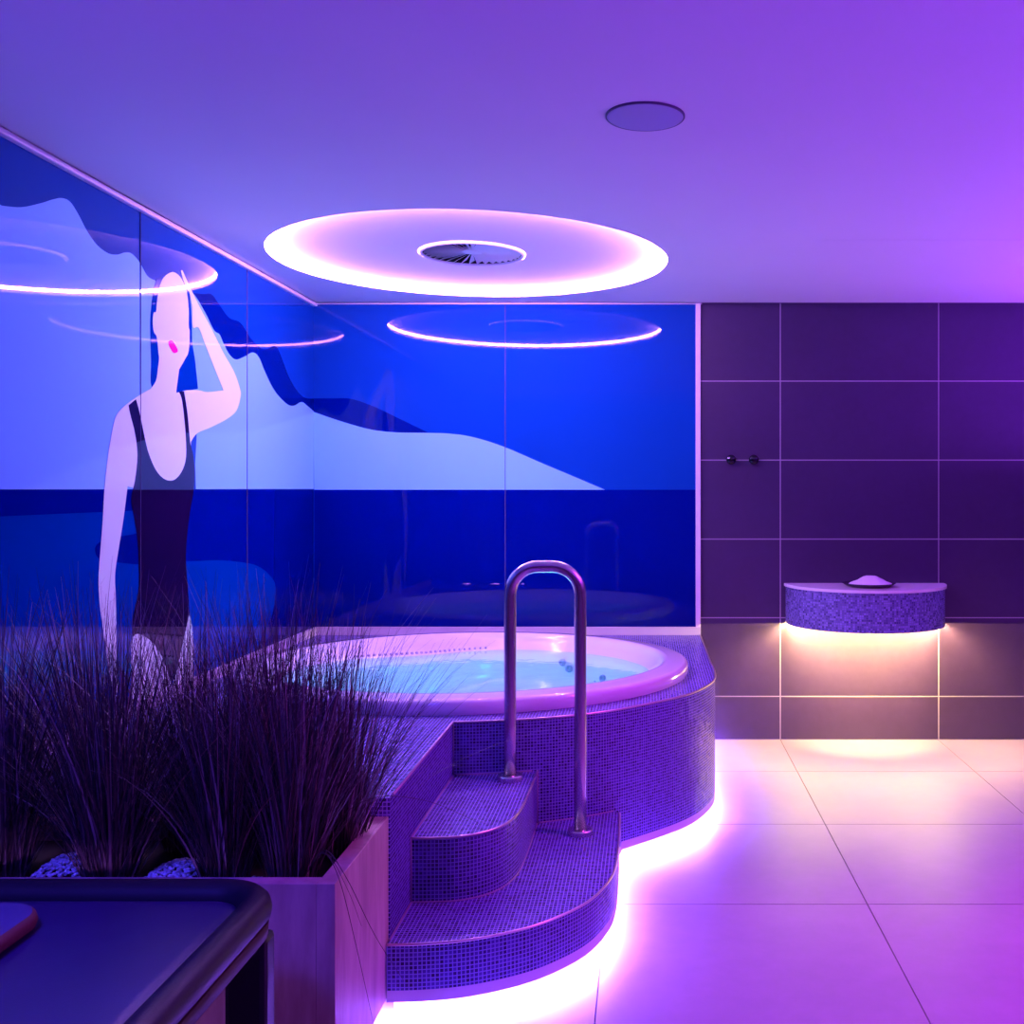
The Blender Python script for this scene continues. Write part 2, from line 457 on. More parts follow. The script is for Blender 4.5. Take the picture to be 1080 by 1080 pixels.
skin_px = [(179, 287), (170.7, 292.5), (166, 303), (163.7, 316.3), (162.5, 328.5), (160, 329.6), (159, 338.5), (160, 349.6), (163.3, 356), (165, 372), (165.7, 378), (164.3, 390), (162.4, 401.5), (157, 410), (144.8, 417), (130, 427.4), (120.7, 437.6), (117, 449.6), (114, 466), (111.7, 480), (108, 513), (105.7, 553), (101.7, 606.7), (102.7, 636.7), (106.7, 666.7), (111.7, 703), (115, 720), (119, 736), (122.5, 722), (121.7, 710), (120.7, 686.7), (120, 636.7), (119, 606.7), (122.7, 580), (128, 546.7), (132.3, 513), (140, 515), (165, 520), (190, 516), (199, 490), (199.4, 466), (206, 457), (220.7, 450.6), (237.4, 442), (247.6, 433), (252, 418), (251, 409), (245, 392), (233.7, 372), (220.7, 346), (209.6, 325.6), (200.4, 307), (194.8, 295), (190.3, 285), (189, 286.5), (193, 299.6), (198.5, 310.7), (200.7, 325.6), (201.3, 344.5), (206, 345), (208.7, 347.8), (215, 364.4), (224.4, 388.5), (234, 411.7), (217, 413.5), (207.8, 411.7), (194.8, 411.7), (187.4, 413.5), (183.7, 414.4), (184.6, 407), (187, 389.5), (193, 379), (197, 370), (198, 349.6), (197, 344), (197, 325.6), (194.8, 307), (191, 297), (185.6, 289.4)]
corners = {(140, 515), (132.3, 513), (199, 490), (234, 411.7), (183.7, 414.4), (190.3, 285), (187, 389.5), (157, 410), (199.4, 466)}
def spl(pts, corners, f, n=4):
    """closed smooth outline that keeps sharp points at the corners"""
    N = len(pts); idx = [i for i, p in enumerate(pts) if p in corners]
    if not idx: return catmull(f(pts), n, True)
    out = []
    for a, b in zip(idx, idx[1:]+[idx[0]+N]):
        seg = [pts[i % N] for i in range(a, b+1)]
        out += catmull(f(seg), n)[:-1]
    return out
lm('woman_figure', [spl(skin_px, corners, LW)], P_SKIN, 4)['label'] = 'pale pink figure of a woman with raised arm'
leg1 = LW([(136, 676), (139, 669), (150, 668), (165, 682), (177, 713), (180, 735)])
leg2 = LW([(197.7, 646), (200.5, 660), (201.7, 673), (202.4, 697), (200, 735), (179, 735), (182, 712)])
yl, yr_ = lw((138, 700))[0], lw((176, 700))[0]
yl2, yr2 = lw((181, 700))[0], lw((200, 700))[0]
lm('legs', [leg1+[Vector((yr_, Z0, 0)), Vector((yl, Z0, 0))], leg2[:5]+[Vector((yr2, Z0, 0)), Vector((yl2, Z0, 0))]+leg2[5:]], P_SKIN, 4)
suit_px = [(133.3, 427.4), (141, 421), (144.8, 434.8), (151.3, 466), (154.5, 478), (160, 491.7), (166.7, 501.7), (175, 506.7), (183.3, 505), (190.7, 495), (194.3, 480), (193.3, 453), (190, 423), (186.5, 413), (192, 412.6), (195.7, 436.7), (198.5, 466.3), (201.7, 480), (203.3, 500), (201.7, 520), (198.3, 540), (195, 566.7), (194, 593), (196, 620), (197.7, 646.7), (193.3, 666.7), (186.7, 696.7), (182, 716.7), (176.7, 716.7), (171.7, 700), (163.3, 683), (153.3, 673), (143, 668.5), (137.3, 671.7), (138.3, 650), (143.3, 626.7), (144.3, 606.7), (142.7, 570), (139.3, 546.7), (136.3, 526), (140, 506.7), (142.7, 480), (140, 456.7), (135, 436.7)]
lm('swimsuit', [spl(suit_px, {(133.3, 427.4), (141, 421), (186.5, 413), (192, 412.6), (197.7, 646.7), (137.3, 671.7), (182, 716.7), (176.7, 716.7)}, LW)], P_SUIT, 5)['label'] = 'near black swimsuit of the figure'
lm('lips', [catmull(LW([(178.4, 359), (181, 361), (185, 368.5), (184.7, 371.3), (180.5, 372), (176, 364.5), (175.4, 360.4)]), 5, True)], P_LIPS, 6)['label'] = 'magenta lips'
for xx in (146, 259, -180):
    bm = bmesh.new()
    y = lw((xx, 500))[0]; box(bm, XL+MT, XL+MT+0.0034, y-0.0014, y+0.0014, Z0, HC-0.022)
    o = link('panel_joint', bm, P_SEAM, mural); reparent(o, mural_inv)

mural2 = thing('glass_mural', 'blue glass mural behind the tub with a pale hill sinking into dark sea', 'mural', (-0.8, YB, 0.6))
inv2 = Matrix.Translation((0.8, -YB, -0.6))
def bmur(name, polys, m, layer):
    o = shape(name, 'B', polys, m, layer, mural2); reparent(o, inv2); return o
XE = bw((734, 500))[0]
bm = bmesh.new(); box(bm, XL+MT, XE, YB-MT, YB-0.0015, 0.60, HC-0.012)
o = link('sky', bm, P_SKY, mural2); reparent(o, inv2)
x0 = XL+MT+0.003
lo = catmull(BW([(331, 434.5), (359, 444), (390, 452.7), (417, 456), (452, 456.6), (475.6, 457.4), (499, 461), (530, 470.6), (573, 489), (608, 503.7), (638, 516.5)]), 6)
hi = catmull(BW([(331, 420.3), (350, 420.3), (370.5, 420.8), (394, 428.6), (417, 439.5), (436.7, 449), (452, 456.4)]), 6)
zsb = bw((500, 516.5))[1]
bmur('pale_hill', [lo+[Vector((x0, zsb, 0))]], P_LIGHT, 1)
bmur('dark_ridge', [hi+lo[:25][::-1]], P_NAVY, 2)
bmur('sea', [[(x0, zsb), (x0, 0.60), (XE, 0.60), (XE, zsb)]], P_SEA, 1)
bm = bmesh.new(); xs = bw((533, 0))[0]; box(bm, xs-0.002, xs+0.002, YB-MT-0.0015, YB-MT, 0.60, HC-0.012)
o = link('panel_joint', bm, P_SEAM, mural2); reparent(o, inv2)

# trims round the mural
bm = bmesh.new()
box(bm, XL, XL+0.028, YM, YB, HC-0.024, HC-0.005, 0.006); link_o = struct(link('trim_1', bm, PROF), 'pale profile along the top of the left mural', 'trim')
bm = bmesh.new(); box(bm, XL, XL+0.014, YM, YB, HC-0.006, HC, 0); struct(link('trim_2', bm, DARKGAP))
bm = bmesh.new(); box(bm, XL+0.02, XM+0.012, YB-0.014, YB, HC-0.012, HC-0.004, 0.002)
struct(link('trim_3', bm, PROF))
bm = bmesh.new(); box(bm, XE-0.002, XM+0.004, YB-0.022, YB, 0.60, HC-0.004, 0.003)
struct(link('trim_4', bm, PROF), 'pale upright profile between mural and dark tiles', 'trim')

# ------------------------------------------------------------------ ceiling ring light, vent, speaker
ring = thing('ceiling_ring_light', 'large glowing light ring recessed in the ceiling above the tub', 'ceiling light', (RCX, RCY, HC))
RD = 0.036
bm = bmesh.new()
flat_fill(bm, [ellipse(0, 0, RR+0.001, RR+0.001, 128), ellipse(0, 0.0, VR-0.012, VR-0.012, 64)], RD, 0, up=False)
link('recess_panel', bm, PAINT, ring)
bm = bmesh.new(); lathe(bm, [(RR, 0.0), (RR+0.004, 0.0), (RR+0.004, RD+0.004), (RR, RD)], 128); bmesh.ops.recalc_face_normals(bm, faces=bm.faces)
link('recess_rim', bm, PAINT, ring)
bm = bmesh.new(); lathe(bm, [(RR-0.0005, 0.018), (RR-0.0005, 0.034)], 128)
for f in bm.faces:
    f.normal_update()
    c = f.calc_center_median()
    if f.normal.dot(Vector((c.x, c.y, 0))) > 0: f.normal_flip()
link('led_strip', bm, RINGLED, ring, smooth=True)

vent = thing('ceiling_vent', 'round swirl air vent with radial vanes in the centre of the light ring', 'vent', (RCX, RCY, HC+RD))
bm = bmesh.new(); lathe(bm, [(VR-0.014, 0.0), (VR-0.014, -0.009), (VR-0.008, -0.012), (VR+0.004, -0.006), (VR+0.006, 0.0)], 72)
link('frame', bm, mat('vent_frame_white', (0.85, 0.82, 0.88), rough=0.3), vent)
bm = bmesh.new(); lathe(bm, [(VR-0.012, -0.004), (VR-0.012, 0.05), (0.001, 0.05)], 48, smooth=False)
link('housing', bm, VENTDARK, vent)
NV = 36
proto = None
for k in range(NV):
    if proto is None:
        bm = bmesh.new()
        r0, r1, t = 0.045, VR-0.018, math.radians(-33)
        prof = []
        for r, wd in ((r0, 0.004), (r1, 0.0165)):
            ring_v = []
            for sx, sz in ((-1, -1), (1, -1), (1, 1), (-1, 1)):
                a, b = sx*wd, sz*0.0007
                ring_v.append(bm.verts.new((r, a*math.cos(t)-b*math.sin(t), 0.006+a*math.sin(t)+b*math.cos(t))))
            prof.append(ring_v)
        A, B = prof
        for i in range(4): bm.faces.new((A[i], A[(i+1) % 4], B[(i+1) % 4], B[i]))
        bm.faces.new(A[::-1]); bm.faces.new(B)
        bmesh.ops.recalc_face_normals(bm, faces=bm.faces)
        proto = link('vane', bm, VANE, vent)
    else:
        c = proto.copy(); COL.objects.link(c); c.parent = vent; c.rotation_euler = (0, 0, 2*PI*k/NV)
bm = bmesh.new(); lathe(bm, [(0.001, 0.002), (0.03, 0.003), (0.052, 0.006), (0.052, 0.02)], 32)
link('hub', bm, VANE, vent)

spk = thing('ceiling_speaker', 'flat round grey speaker disc in the ceiling, right of the light ring', 'speaker', (-0.007, 2.972, HC))
bm = bmesh.new(); rg = lathe(bm, [(0.1135, 0.0), (0.1135, -0.004), (0.111, -0.006), (0.109, -0.006), (0.109, -0.0035)], 64)
link('rim', bm, mat('speaker_rim', (0.10, 0.09, 0.14), rough=0.5), spk)
bm = bmesh.new(); rg = lathe(bm, [(0.1095, -0.003), (0.1085, -0.0055), (0.10, -0.006), (0.0005, -0.006)], 64)
link('grille', bm, GRILLE, spk)

# ------------------------------------------------------------------ tub surround of mosaic
DZ, BZ0, PZ0 = 0.60, 0.097, 0.066            # deck height, bottom of mosaic, bottom of white band
XE2 = -0.695; YE = 2.815
curve_pts = [(0.303, 5.0), (0.306, 4.80), (0.297, 4.60), (0.270, 4.465), (0.205, 4.30), (0.115, 4.165), (-0.024, 4.02), (-0.13, 3.925), (-0.229, 3.862), (-0.36, 3.80), (-0.476, 3.765), (-0.60, 3.738), (XE2, 3.726)]
deck_curve = [(0.300, YB-0.002), (0.302, 5.4)]+[tuple(v) for v in catmull([Vector((*p, 0)).xy.to_3d() for p in curve_pts], 6)]
deck_curve = [(p[0], p[1]) for p in deck_curve]
outline = deck_curve+[(XE2, YE), (XL+MT+0.004, YE), (XL+MT+0.004, YB-MT-0.002), (0.300, YB-MT-0.002)]
TCX, TCY, TA, TB = -0.82, 4.75, 1.005, 0.93
surround = thing('tub_surround', 'raised blue mosaic tub surround with two curved steps and glowing base', 'tub surround', (-0.8, 4.3, 0.0))
sinv = Matrix.Translation((0.8, -4.3, 0.0))
def sp(name, bm, m, parent=None, label=None, smooth=False):
    o = link(name, bm, m, parent or surround, smooth)
    if parent is None: reparent(o, sinv)
    if label: o['label'] = label
    return o
bm = bmesh.new()
line = [(XL+MT+0.004, YE), (XE2, YE)]+deck_curve[::-1]
wall_strip(bm, line, BZ0, DZ)
sp('mosaic_wall', bm, MOS)
bm = bmesh.new()
flat_fill(bm, [deck_curve[1:]+[(XE2, YE), (XL+MT+0.004, YE), (XL+MT+0.004, YB-MT-0.002), (0.300, YB-MT-0.002)], ellipse(TCX, TCY, TA-0.03, TB-0.03, 96)], DZ)
sp('mosaic_deck', bm, MOS)
# slim edge profile round the deck
bm = bmesh.new()
tube(bm, [(p[0], p[1], DZ-0.001) for p in deck_curve]+[(XE2, YE+0.03, DZ-0.001)], 0.0045, 8)
sp('edge_trim', bm, EDGE)
# inner corner profiles of the stair recess
# white band below mosaic
def offset_line(line, d):
    out = []
    for i, p in enumerate(line):
        a = line[max(i-1, 0)]; b = line[min(i+1, len(line)-1)]
        t = Vector((b[0]-a[0], b[1]-a[1])); 
        if t.length == 0: t = Vector((1, 0))
        t.normalize(); out.append((p[0]-t.y*d, p[1]+t.x*d))
    return out
def band(line, d, z0, z1):
    bm = bmesh.new()
    wall_strip(bm, line, z0, z1)
    inn = offset_line(line, d)
    vo = [bm.verts.new((p[0], p[1], z0)) for p in line]; vi = [bm.verts.new((p[0], p[1], z0)) for p in inn]
    for i in range(len(line)-1):
        bm.faces.new((vo[i], vi[i], vi[i+1], vo[i+1]))
    return bm
def led(line, d0, d1, z):
    bm = bmesh.new()
    a, b = offset_line(line, d0), offset_line(line, d1)
    va = [bm.verts.new((*p, z)) for p in a]; vb = [bm.verts.new((*p, z)) for p in b]
    for i in range(len(line)-1):
        f = bm.faces.new((va[i], vb[i], vb[i+1], va[i+1])); f.normal_update()
        if f.normal.z > 0: f.normal_flip()
    return bm
# lower step plan
low_pts = [(-0.106, 3.905), (-0.101, 3.70), (-0.100, 3.50), (-0.103, 3.36), (-0.116, 3.245), (-0.156, 3.11), (-0.2115, 3.01), (-0.307, 2.905), (-0.4076, 2.84), (-0.508, 2.80), (-0.61, 2.782), (XE2, 2.777)]
low = [(v.x, v.y) for v in catmull([Vector((*p, 0)) for p in low_pts], 6)]
up_pts = [(-0.400, 3.79), (-0.400, 3.60), (-0.401, 3.45), (-0.405, 3.34), (-0.416, 3.25), (-0.445, 3.165), (-0.495, 3.105), (-0.56, 3.07), (-0.63, 3.060), (XE2, 3.058)]
upc = [(v.x, v.y) for v in catmull([Vector((*p, 0)) for p in up_pts], 6)]
body_line = [p for p in deck_curve if p[0] > -0.11 or p[1] > 3.95]
body_line = body_line[::-1]                   # from the step to the wall
low_line = low[::-1]                          # from planter to the tub
# band and led run along both
full = low_line[:-1]+body_line
bandbm = band(full, 0.10, PZ0, BZ0)
sp('plinth_band', bandbm, BAND, label='pale band below the mosaic')
sp('led_strip', led([(-1.05, 2.777), (-0.85, 2.777)]+full, 0.030, 0.045, PZ0-0.001), FLOORLED)
bm = bmesh.new(); core = offset_line(full, 0.10); wall_strip(bm, core, 0.0, PZ0)
sp('plinth_base', bm, BAND)
# steps
def step(curve, ztop, zbot, back, bottomed):
    s = bpy.data.objects.new('step', None); COL.objects.link(s); s.empty_display_size = 0.1
    s.parent = surround; reparent(s, sinv)
    bm = bmesh.new(); wall_strip(bm, curve[::-1], zbot, ztop); link('riser', bm, MOS, s)
    bm = bmesh.new(); flat_fill(bm, [curve+back], ztop); link('tread', bm, MOS, s)
    bm = bmesh.new(); tube(bm, [(p[0], p[1], ztop-0.001) for p in curve], 0.004, 8); link('nosing', bm, EDGE, s)
    return s
inner = [p for p in deck_curve if XE2+0.001 < p[0] < -0.115 and p[1] < 4.2]
s1 = step(low, 0.22, BZ0, [(XE2+0.0005, 3.7265)]+[(p[0], p[1]-0.0005) for p in inner[::-1]], True)
s1['label'] = 'lower wide curved step'
inner2 = [p for p in deck_curve if XE2+0.001 < p[0] < -0.405 and p[1] < 4.2]
s2 = step(upc, 0.41, 0.22, [(XE2+0.0005, 3.7265)]+[(p[0], p[1]-0.0005) for p in inner2[::-1]], False)
s2['label'] = 'upper narrow curved step'
bm = bmesh.new()
tube(bm, [(p[0], p[1], 0.2215) for p in upc], 0.003, 6)
tube(bm, [(XE2+0.002, 2.80, 0.2215), (XE2+0.002, 3.058, 0.2215)], 0.003, 6)
tube(bm, [(XE2+0.002, 3.06, 0.4115), (XE2+0.002, 3.722, 0.4115)], 0.003, 6)
tube(bm, [(p[0], p[1]-0.002, 0.4115) for p in inner2], 0.003, 6)
tube(bm, [(XE2+0.002, 3.722, 0.41), (XE2+0.002, 3.722, 0.598)], 0.003, 6)
tube(bm, [(XE2+0.002, 3.056, 0.22), (XE2+0.002, 3.056, 0.41)], 0.003, 6)
tube(bm, [(-0.398, 3.775, 0.22), (-0.398, 3.775, 0.41)], 0.003, 6)
tube(bm, [(p[0], p[1]-0.002, 0.2215) for p in inner if p[0] > -0.40], 0.003, 6)
tube(bm, [(-0.103, 3.90, BZ0), (-0.103, 3.90, 0.22)], 0.004, 6)
sp('corner_trim', bm, mat('corner_profile', (0.30, 0.20, 0.34), rough=0.4))
# pale upstand along the two walls behind the tub
bm = bmesh.new()
box(bm, XL+MT+0.004, XM+0.004, YB-0.030, YB-MT-0.0035, DZ, 0.646, 0.002)
box(bm, XL+MT+0.004, XL+0.032, YE, YB-0.030, DZ, 0.646, 0.002)
sp('upstand', bm, BAND, label='pale upstand along the walls')

# ------------------------------------------------------------------ whirlpool tub
tub = thing('whirlpool_tub', 'round white whirlpool bath full of turquoise lit water', 'hot tub', (TCX, TCY, DZ))
NSEG = 128
def wl_scale(a):
    """inner wall shape: a moulded headrest pushes in at the back left"""
    d = math.atan2(math.sin(a-math.radians(118)), math.cos(a-math.radians(118)))
    return 1.0-0.20*math.exp(-(d/0.42)**2)
prof = [  # (a, b, z, how much of the inner modelling)
    (1.000, 0.925, 0.001, 0), (1.006, 0.931, 0.020, 0), (1.003, 0.928, 0.045, 0), (0.994, 0.919, 0.054, 0), (0.980, 0.905, 0.058, 0),
    (0.940, 0.865, 0.059, 0), (0.915, 0.842, 0.063, 0), (0.903, 0.830, 0.064, 0), (0.893, 0.820, 0.058, 0.0), (0.887, 0.812, 0.045, 0.05), (0.872, 0.795, 0.020, 0.35),
    (0.835, 0.745, -0.010, 0.9), (0.82, 0.725, -0.04, 1.0), (0.79, 0.70, -0.12, 1.0), (0.74, 0.66, -0.20, 0.6), (0.60, 0.54, -0.225, 0.3), (0.56, 0.50, -0.26, 0.2), (0.52, 0.46, -0.46, 0), (0.44, 0.38, -0.50, 0), (0.001, 0.001, -0.50, 0)]
bm = bmesh.new(); rings = []
for a_, b_, z_, k_ in prof:
    rr = []
    for i in range(NSEG):
        th = 2*PI*i/NSEG
        s_ = 1+(wl_scale(th)-1)*k_
        rr.append(bm.verts.new((a_*s_*math.cos(th), b_*s_*math.sin(th), z_)))
    rings.append(rr)
for A, B in zip(rings, rings[1:]):
    for i in range(NSEG):
        f = bm.faces.new((A[i], A[(i+1) % NSEG], B[(i+1) % NSEG], B[i])); f.smooth = True
bm.normal_update()
link('shell', bm, ACR, tub)
WZ = -0.012
bm = bmesh.new()
vs = []
for i in range(NSEG):
    th = 2*PI*i/NSEG; s_ = 1+(wl_scale(th)-1)*0.9
    vs.append(bm.verts.new((0.836*s_*math.cos(th), 0.747*s_*math.sin(th), WZ)))
f = bm.faces.new(vs); f.normal_update()
if f.normal.z < 0: f.normal_flip()
wo = link('water', bm, WATER, tub); wo['label'] = 'clear turquoise water'
# overflow grille slots along the headrest
bm = bmesh.new()
for i in range(26):
    th = math.radians(92+i*2.0); s_ = 1+(wl_scale(th)-1)*0.82
    x, y = 0.842*s_*math.cos(th), 0.755*s_*math.sin(th)
    m4 = Matrix.Translation((x, y, -0.001)) @ Matrix.Rotation(th, 4, 'Z')
    r = bmesh.ops.create_cube(bm, size=1.0)
    for v in r['verts']: v.co = m4 @ Vector((v.co.x*0.012, v.co.y*0.010, v.co.z*0.010))
link('overflow_grille', bm, mat('overflow_grey', (0.45, 0.36, 0.46), rough=0.5), tub)
for deg, zz, rr_ in ((61, -0.060, 0.019), (58, -0.090, 0.019), (41, -0.115, 0.019), (45, -0.150, 0.019)):
    th = math.radians(deg)
    bm = bmesh.new(); lathe(bm, [(0.001, 0.006), (rr_*0.45, 0.006), (rr_*0.55, 0.014), (rr_*0.9, 0.012), (rr_, 0.0)], 20)
    s_ = wl_scale(th)
    o = link('jet', bm, JET, tub, True, (0.792*s_*math.cos(th), 0.70*s_*math.sin(th), zz))
    o.rotation_euler = (0, math.radians(-75), th)
for lx, ly, pw in ((0.28, 0.05, 5.5), (-0.3, -0.1, 4.2)):
    l = bpy.data.lights.new('tub_lamp', 'POINT'); l.energy = pw; l.color = (0.02, 0.52, 1.0); l.shadow_soft_size = 0.06
    o = bpy.data.objects.new('tub_lamp', l); COL.objects.link(o); o.location = (TCX+lx, TCY+ly, DZ-0.30)

# ------------------------------------------------------------------ handrail
HY = 3.665
x1, x2 = px(538, 820, HY).x, px(612, 870, HY).x
ztop = px(575, 597.5, HY).z
rail = thing('handrail', 'tall steel U shaped handrail standing on the mosaic steps', 'handrail', ((x1+x2)/2, HY, 0.22))
zo = -0.22
rc = 0.098; hw = (x2-x1)/2
pts = [(-hw, 0, 0.41+zo)]+[(-hw, 0, z) for z in (0.6+zo, 0.8+zo, ztop-rc+zo)]
for k in range(1, 9):
    a = PI-PI/2*k/8; pts.append((-hw+rc+rc*math.cos(a), 0, ztop-rc+zo+rc*math.sin(a)))
for k in range(0, 8):
    a = PI/2-PI/2*k/8; pts.append((hw-rc+rc*math.cos(a), 0, ztop-rc+zo+rc*math.sin(a)))
pts += [(hw, 0, ztop-rc+zo), (hw, 0, 0.8+zo), (hw, 0, 0.5+zo), (hw, 0, 0.0)]
bm = bmesh.new(); tube(bm, pts, 0.0215, 24); link('tube', bm, STEEL, rail)
fl = None
for x, z in ((-hw, 0.41+zo), (hw, 0.0)):
    if fl is None:
        bm = bmesh.new(); lathe(bm, [(0.0215, 0.020), (0.041, 0.020), (0.045, 0.016), (0.045, 0.0)], 56, smooth=False)
        fl = link('flange', bm, STEEL, rail, False, (x, 0, z))
    else:
        c = fl.copy(); COL.objects.link(c); c.parent = rail; c.location = (x, 0, z)

# ------------------------------------------------------------------ wall shelf with a dish of salt, hooks
SX = 1.2345
shelf = thing('wall_shelf', 'half round mosaic wall shelf with warm light underneath', 'shelf', (SX, YB, 0.67))
def halfdisc(r, n=40): return [(r*math.cos(PI+PI*k/n), r*math.sin(PI+PI*k/n)) for k in range(n+1)]
bm = bmesh.new(); hd = halfdisc(0.447)
hd = [(p[0], p[1]-0.002) for p in hd]
wall_strip(bm, hd, -0.003, 0.209); flat_fill(bm, [hd], 0.209)
bmesh.ops.recalc_face_normals(bm, faces=bm.faces)
link('mosaic_front', bm, MOSH, shelf)
bm = bmesh.new(); h2 = [(p[0], p[1]-0.002) for p in halfdisc(0.456)]
vs = [bm.verts.new((*p, 0.209)) for p in h2]; f = bm.faces.new(vs)
r = bmesh.ops.extrude_face_region(bm, geom=[f])
for v in [g for g in r['geom'] if isinstance(g, bmesh.types.BMVert)]: v.co.z += 0.0155
bmesh.ops.recalc_face_normals(bm, faces=bm.faces)
link('top_slab', bm, SLAB, shelf)
bm = bmesh.new(); flat_fill(bm, [[(p[0], p[1]-0.002) for p in halfdisc(0.446)]], 0.007, up=False)
link('underside', bm, SLAB, shelf)
bm = bmesh.new(); wall_strip(bm, [(p[0], p[1]-0.004) for p in halfdisc(0.440)][::-1], -0.001, 0.006)
for f in bm.faces:
    f.normal_update(); c = f.calc_center_median()
    if f.normal.dot(Vector((c.x, c.y, 0))) > 0: f.normal_flip()
link('led_strip', bm, WARMLED, shelf)

dish = thing('salt_dish', 'low dark dish on the wall shelf', 'dish', (1.215, 5.73, 0.8945))
bm = bmesh.new(); lathe(bm, [(0.001, 0.0), (0.115, 0.0), (0.146, 0.022), (0.140, 0.022), (0.110, 0.006), (0.001, 0.006)], 48)
bmesh.ops.recalc_face_normals(bm, faces=bm.faces)
link('bowl', bm, DISHM, dish)
bm = bmesh.new(); prof = [(0.118, 0.014), (0.112, 0.020), (0.095, 0.027), (0.072, 0.037), (0.048, 0.050), (0.034, 0.057), (0.022, 0.060), (0.001, 0.0605)]
lathe(bm, prof, 48)
for v in bm.verts:
    k = random.uniform(-1, 1)*0.0022
    v.co += Vector((random.uniform(-1, 1)*0.002, random.uniform(-1, 1)*0.002, k))
so = link('salt_heap', bm, SALT, None, True, (1.222, 5.72, 0.8945))
tag(so, 'small white heap of salt in the dark dish on the shelf', 'salt', kind='stuff')

hk = None
for x, lab in ((0.474, 'round black wall hook nearer the mural edge'), (0.603, 'round black wall hook farther from the mural, towards the shelf')):
    if hk is None:
        hk = thing('wall_hook', lab, 'hook', (x, YB-0.001, 1.598), 'hooks on the dark tiles')
        bm = bmesh.new(); lathe(bm, [(0.014, 0.0), (0.014, -0.022), (0.013, -0.024)], 24, axis='Y'); a = link('stem', bm, BLACKCH, hk)
        bm = bmesh.new(); lathe(bm, [(0.001, -0.022), (0.024, -0.022), (0.0275, -0.027), (0.0275, -0.033), (0.024, -0.040), (0.014, -0.045), (0.001, -0.047)], 32, axis='Y')
        bmesh.ops.recalc_face_normals(bm, faces=bm.faces)
        b = link('knob', bm, BLACKCH, hk)
    else:
        c = hk.copy(); COL.objects.link(c); c.location.x = x; c['label'] = lab
        for ch in (a, b):
            d = ch.copy(); COL.objects.link(d); d.parent = c

# ------------------------------------------------------------------ planter with grasses
PX1, PY0, PY1, PZT, PZB = -0.698, 2.33, 2.81, 0.551, 0.07
PX0 = XL+MT+0.004
planter = thing('planter', 'long wooden planter box filled with grasses beside the tub', 'planter', (-1.3, 2.57, 0))
pinv = Matrix.Translation((1.3, -2.57, 0))
def pp(name, bm, m):
    o = link(name, bm, m, planter); reparent(o, pinv); return o
T = 0.042
bm = bmesh.new(); box(bm, PX0, PX1-T, PY0, PY0+T, PZB, PZT, 0.0015); pp('front_panel', bm, WOOD)
bm = bmesh.new(); box(bm, PX1-T, PX1, PY0, PY1, PZB, PZT, 0.0015); pp('side_panel', bm, WOOD)
bm = bmesh.new(); box(bm, PX0, PX1-T, PY1-T, PY1, PZB, PZT, 0.0015); pp('back_panel', bm, WOOD)
bm = bmesh.new(); box(bm, PX0, PX1-0.10, PY0+0.10, PY1-0.02, 0.0, PZB); pp('base', bm, FRAMEM)
bm = bmesh.new(); box(bm, PX0, PX1-T, PY0+T, PY1-T, PZB, 0.500); pp('soil', bm, SOIL)

ico = bmesh.new(); bmesh.ops.create_icosphere(ico, subdivisions=1, radius=1.0)
IV = [v.co.copy() for v in ico.verts]; IF = [[v.index for v in f.verts] for f in ico.faces]; ico.free()
bm = bmesh.new()
def pebble(x, y, z):
    s = random.uniform(0.0038, 0.0062)
    m4 = Matrix.Translation((x, y, z)) @ Matrix.Rotation(random.uniform(0, 6), 4, 'Z') @ Matrix.Rotation(random.uniform(0, 1), 4, 'X') @ Matrix.Diagonal((s*1.35, s, s*0.75, 1))
    vs = [bm.verts.new(m4 @ v) for v in IV]
    for f in IF: bm.faces.new([vs[k] for k in f])
for px_, py_, rx, ry, hh, n in ((-1.385, 2.50, 0.085, 0.12, 0.050, 560), (-1.125, 2.49, 0.075, 0.11, 0.034, 460), (-0.925, 2.44, 0.03, 0.05, 0.012, 60), (-1.66, 2.52, 0.06, 0.1, 0.02, 120)):
    for i in range(n):
        q = math.sqrt(random.random()); a = random.uniform(0, 2*PI)
        pebble(px_+rx*q*math.cos(a), max(PY0+T+0.012, py_+ry*q*math.sin(a)), 0.502+hh*(1-q*q)*random.uniform(0.8, 1)+random.uniform(0, 0.005))
pb = link('pebbles', bm, PEB, None, True)
tag(pb, 'small white pebbles covering the soil of the planter', 'pebbles', kind='stuff')

def blade(bm, base, az, lean, length, width, droop, seg=7):
    d = Vector((math.cos(az), math.sin(az), 0)); side = Vector((-d.y, d.x, 0))
    side = (side*math.cos(random.uniform(-0.9, 0.9))+d*0.5*random.uniform(-1, 1)).normalized()
    p = Vector(base); ang = lean*0.45; L = []; R = []
    for i in range(seg+1):
        t = i/seg
        wv = width*(1-t**2.2)*0.5+0.00025
        L.append(bm.verts.new(p-side*wv)); R.append(bm.verts.new(p+side*wv))
        p = p+(d*math.sin(ang)+Vector((0, 0, 1))*math.cos(ang))*(length/seg)
        ang += (lean*0.75+droop*t*t*3)/seg
    for i in range(seg):
        f = bm.faces.new((L[i], R[i], R[i+1], L[i+1])); f.smooth = True

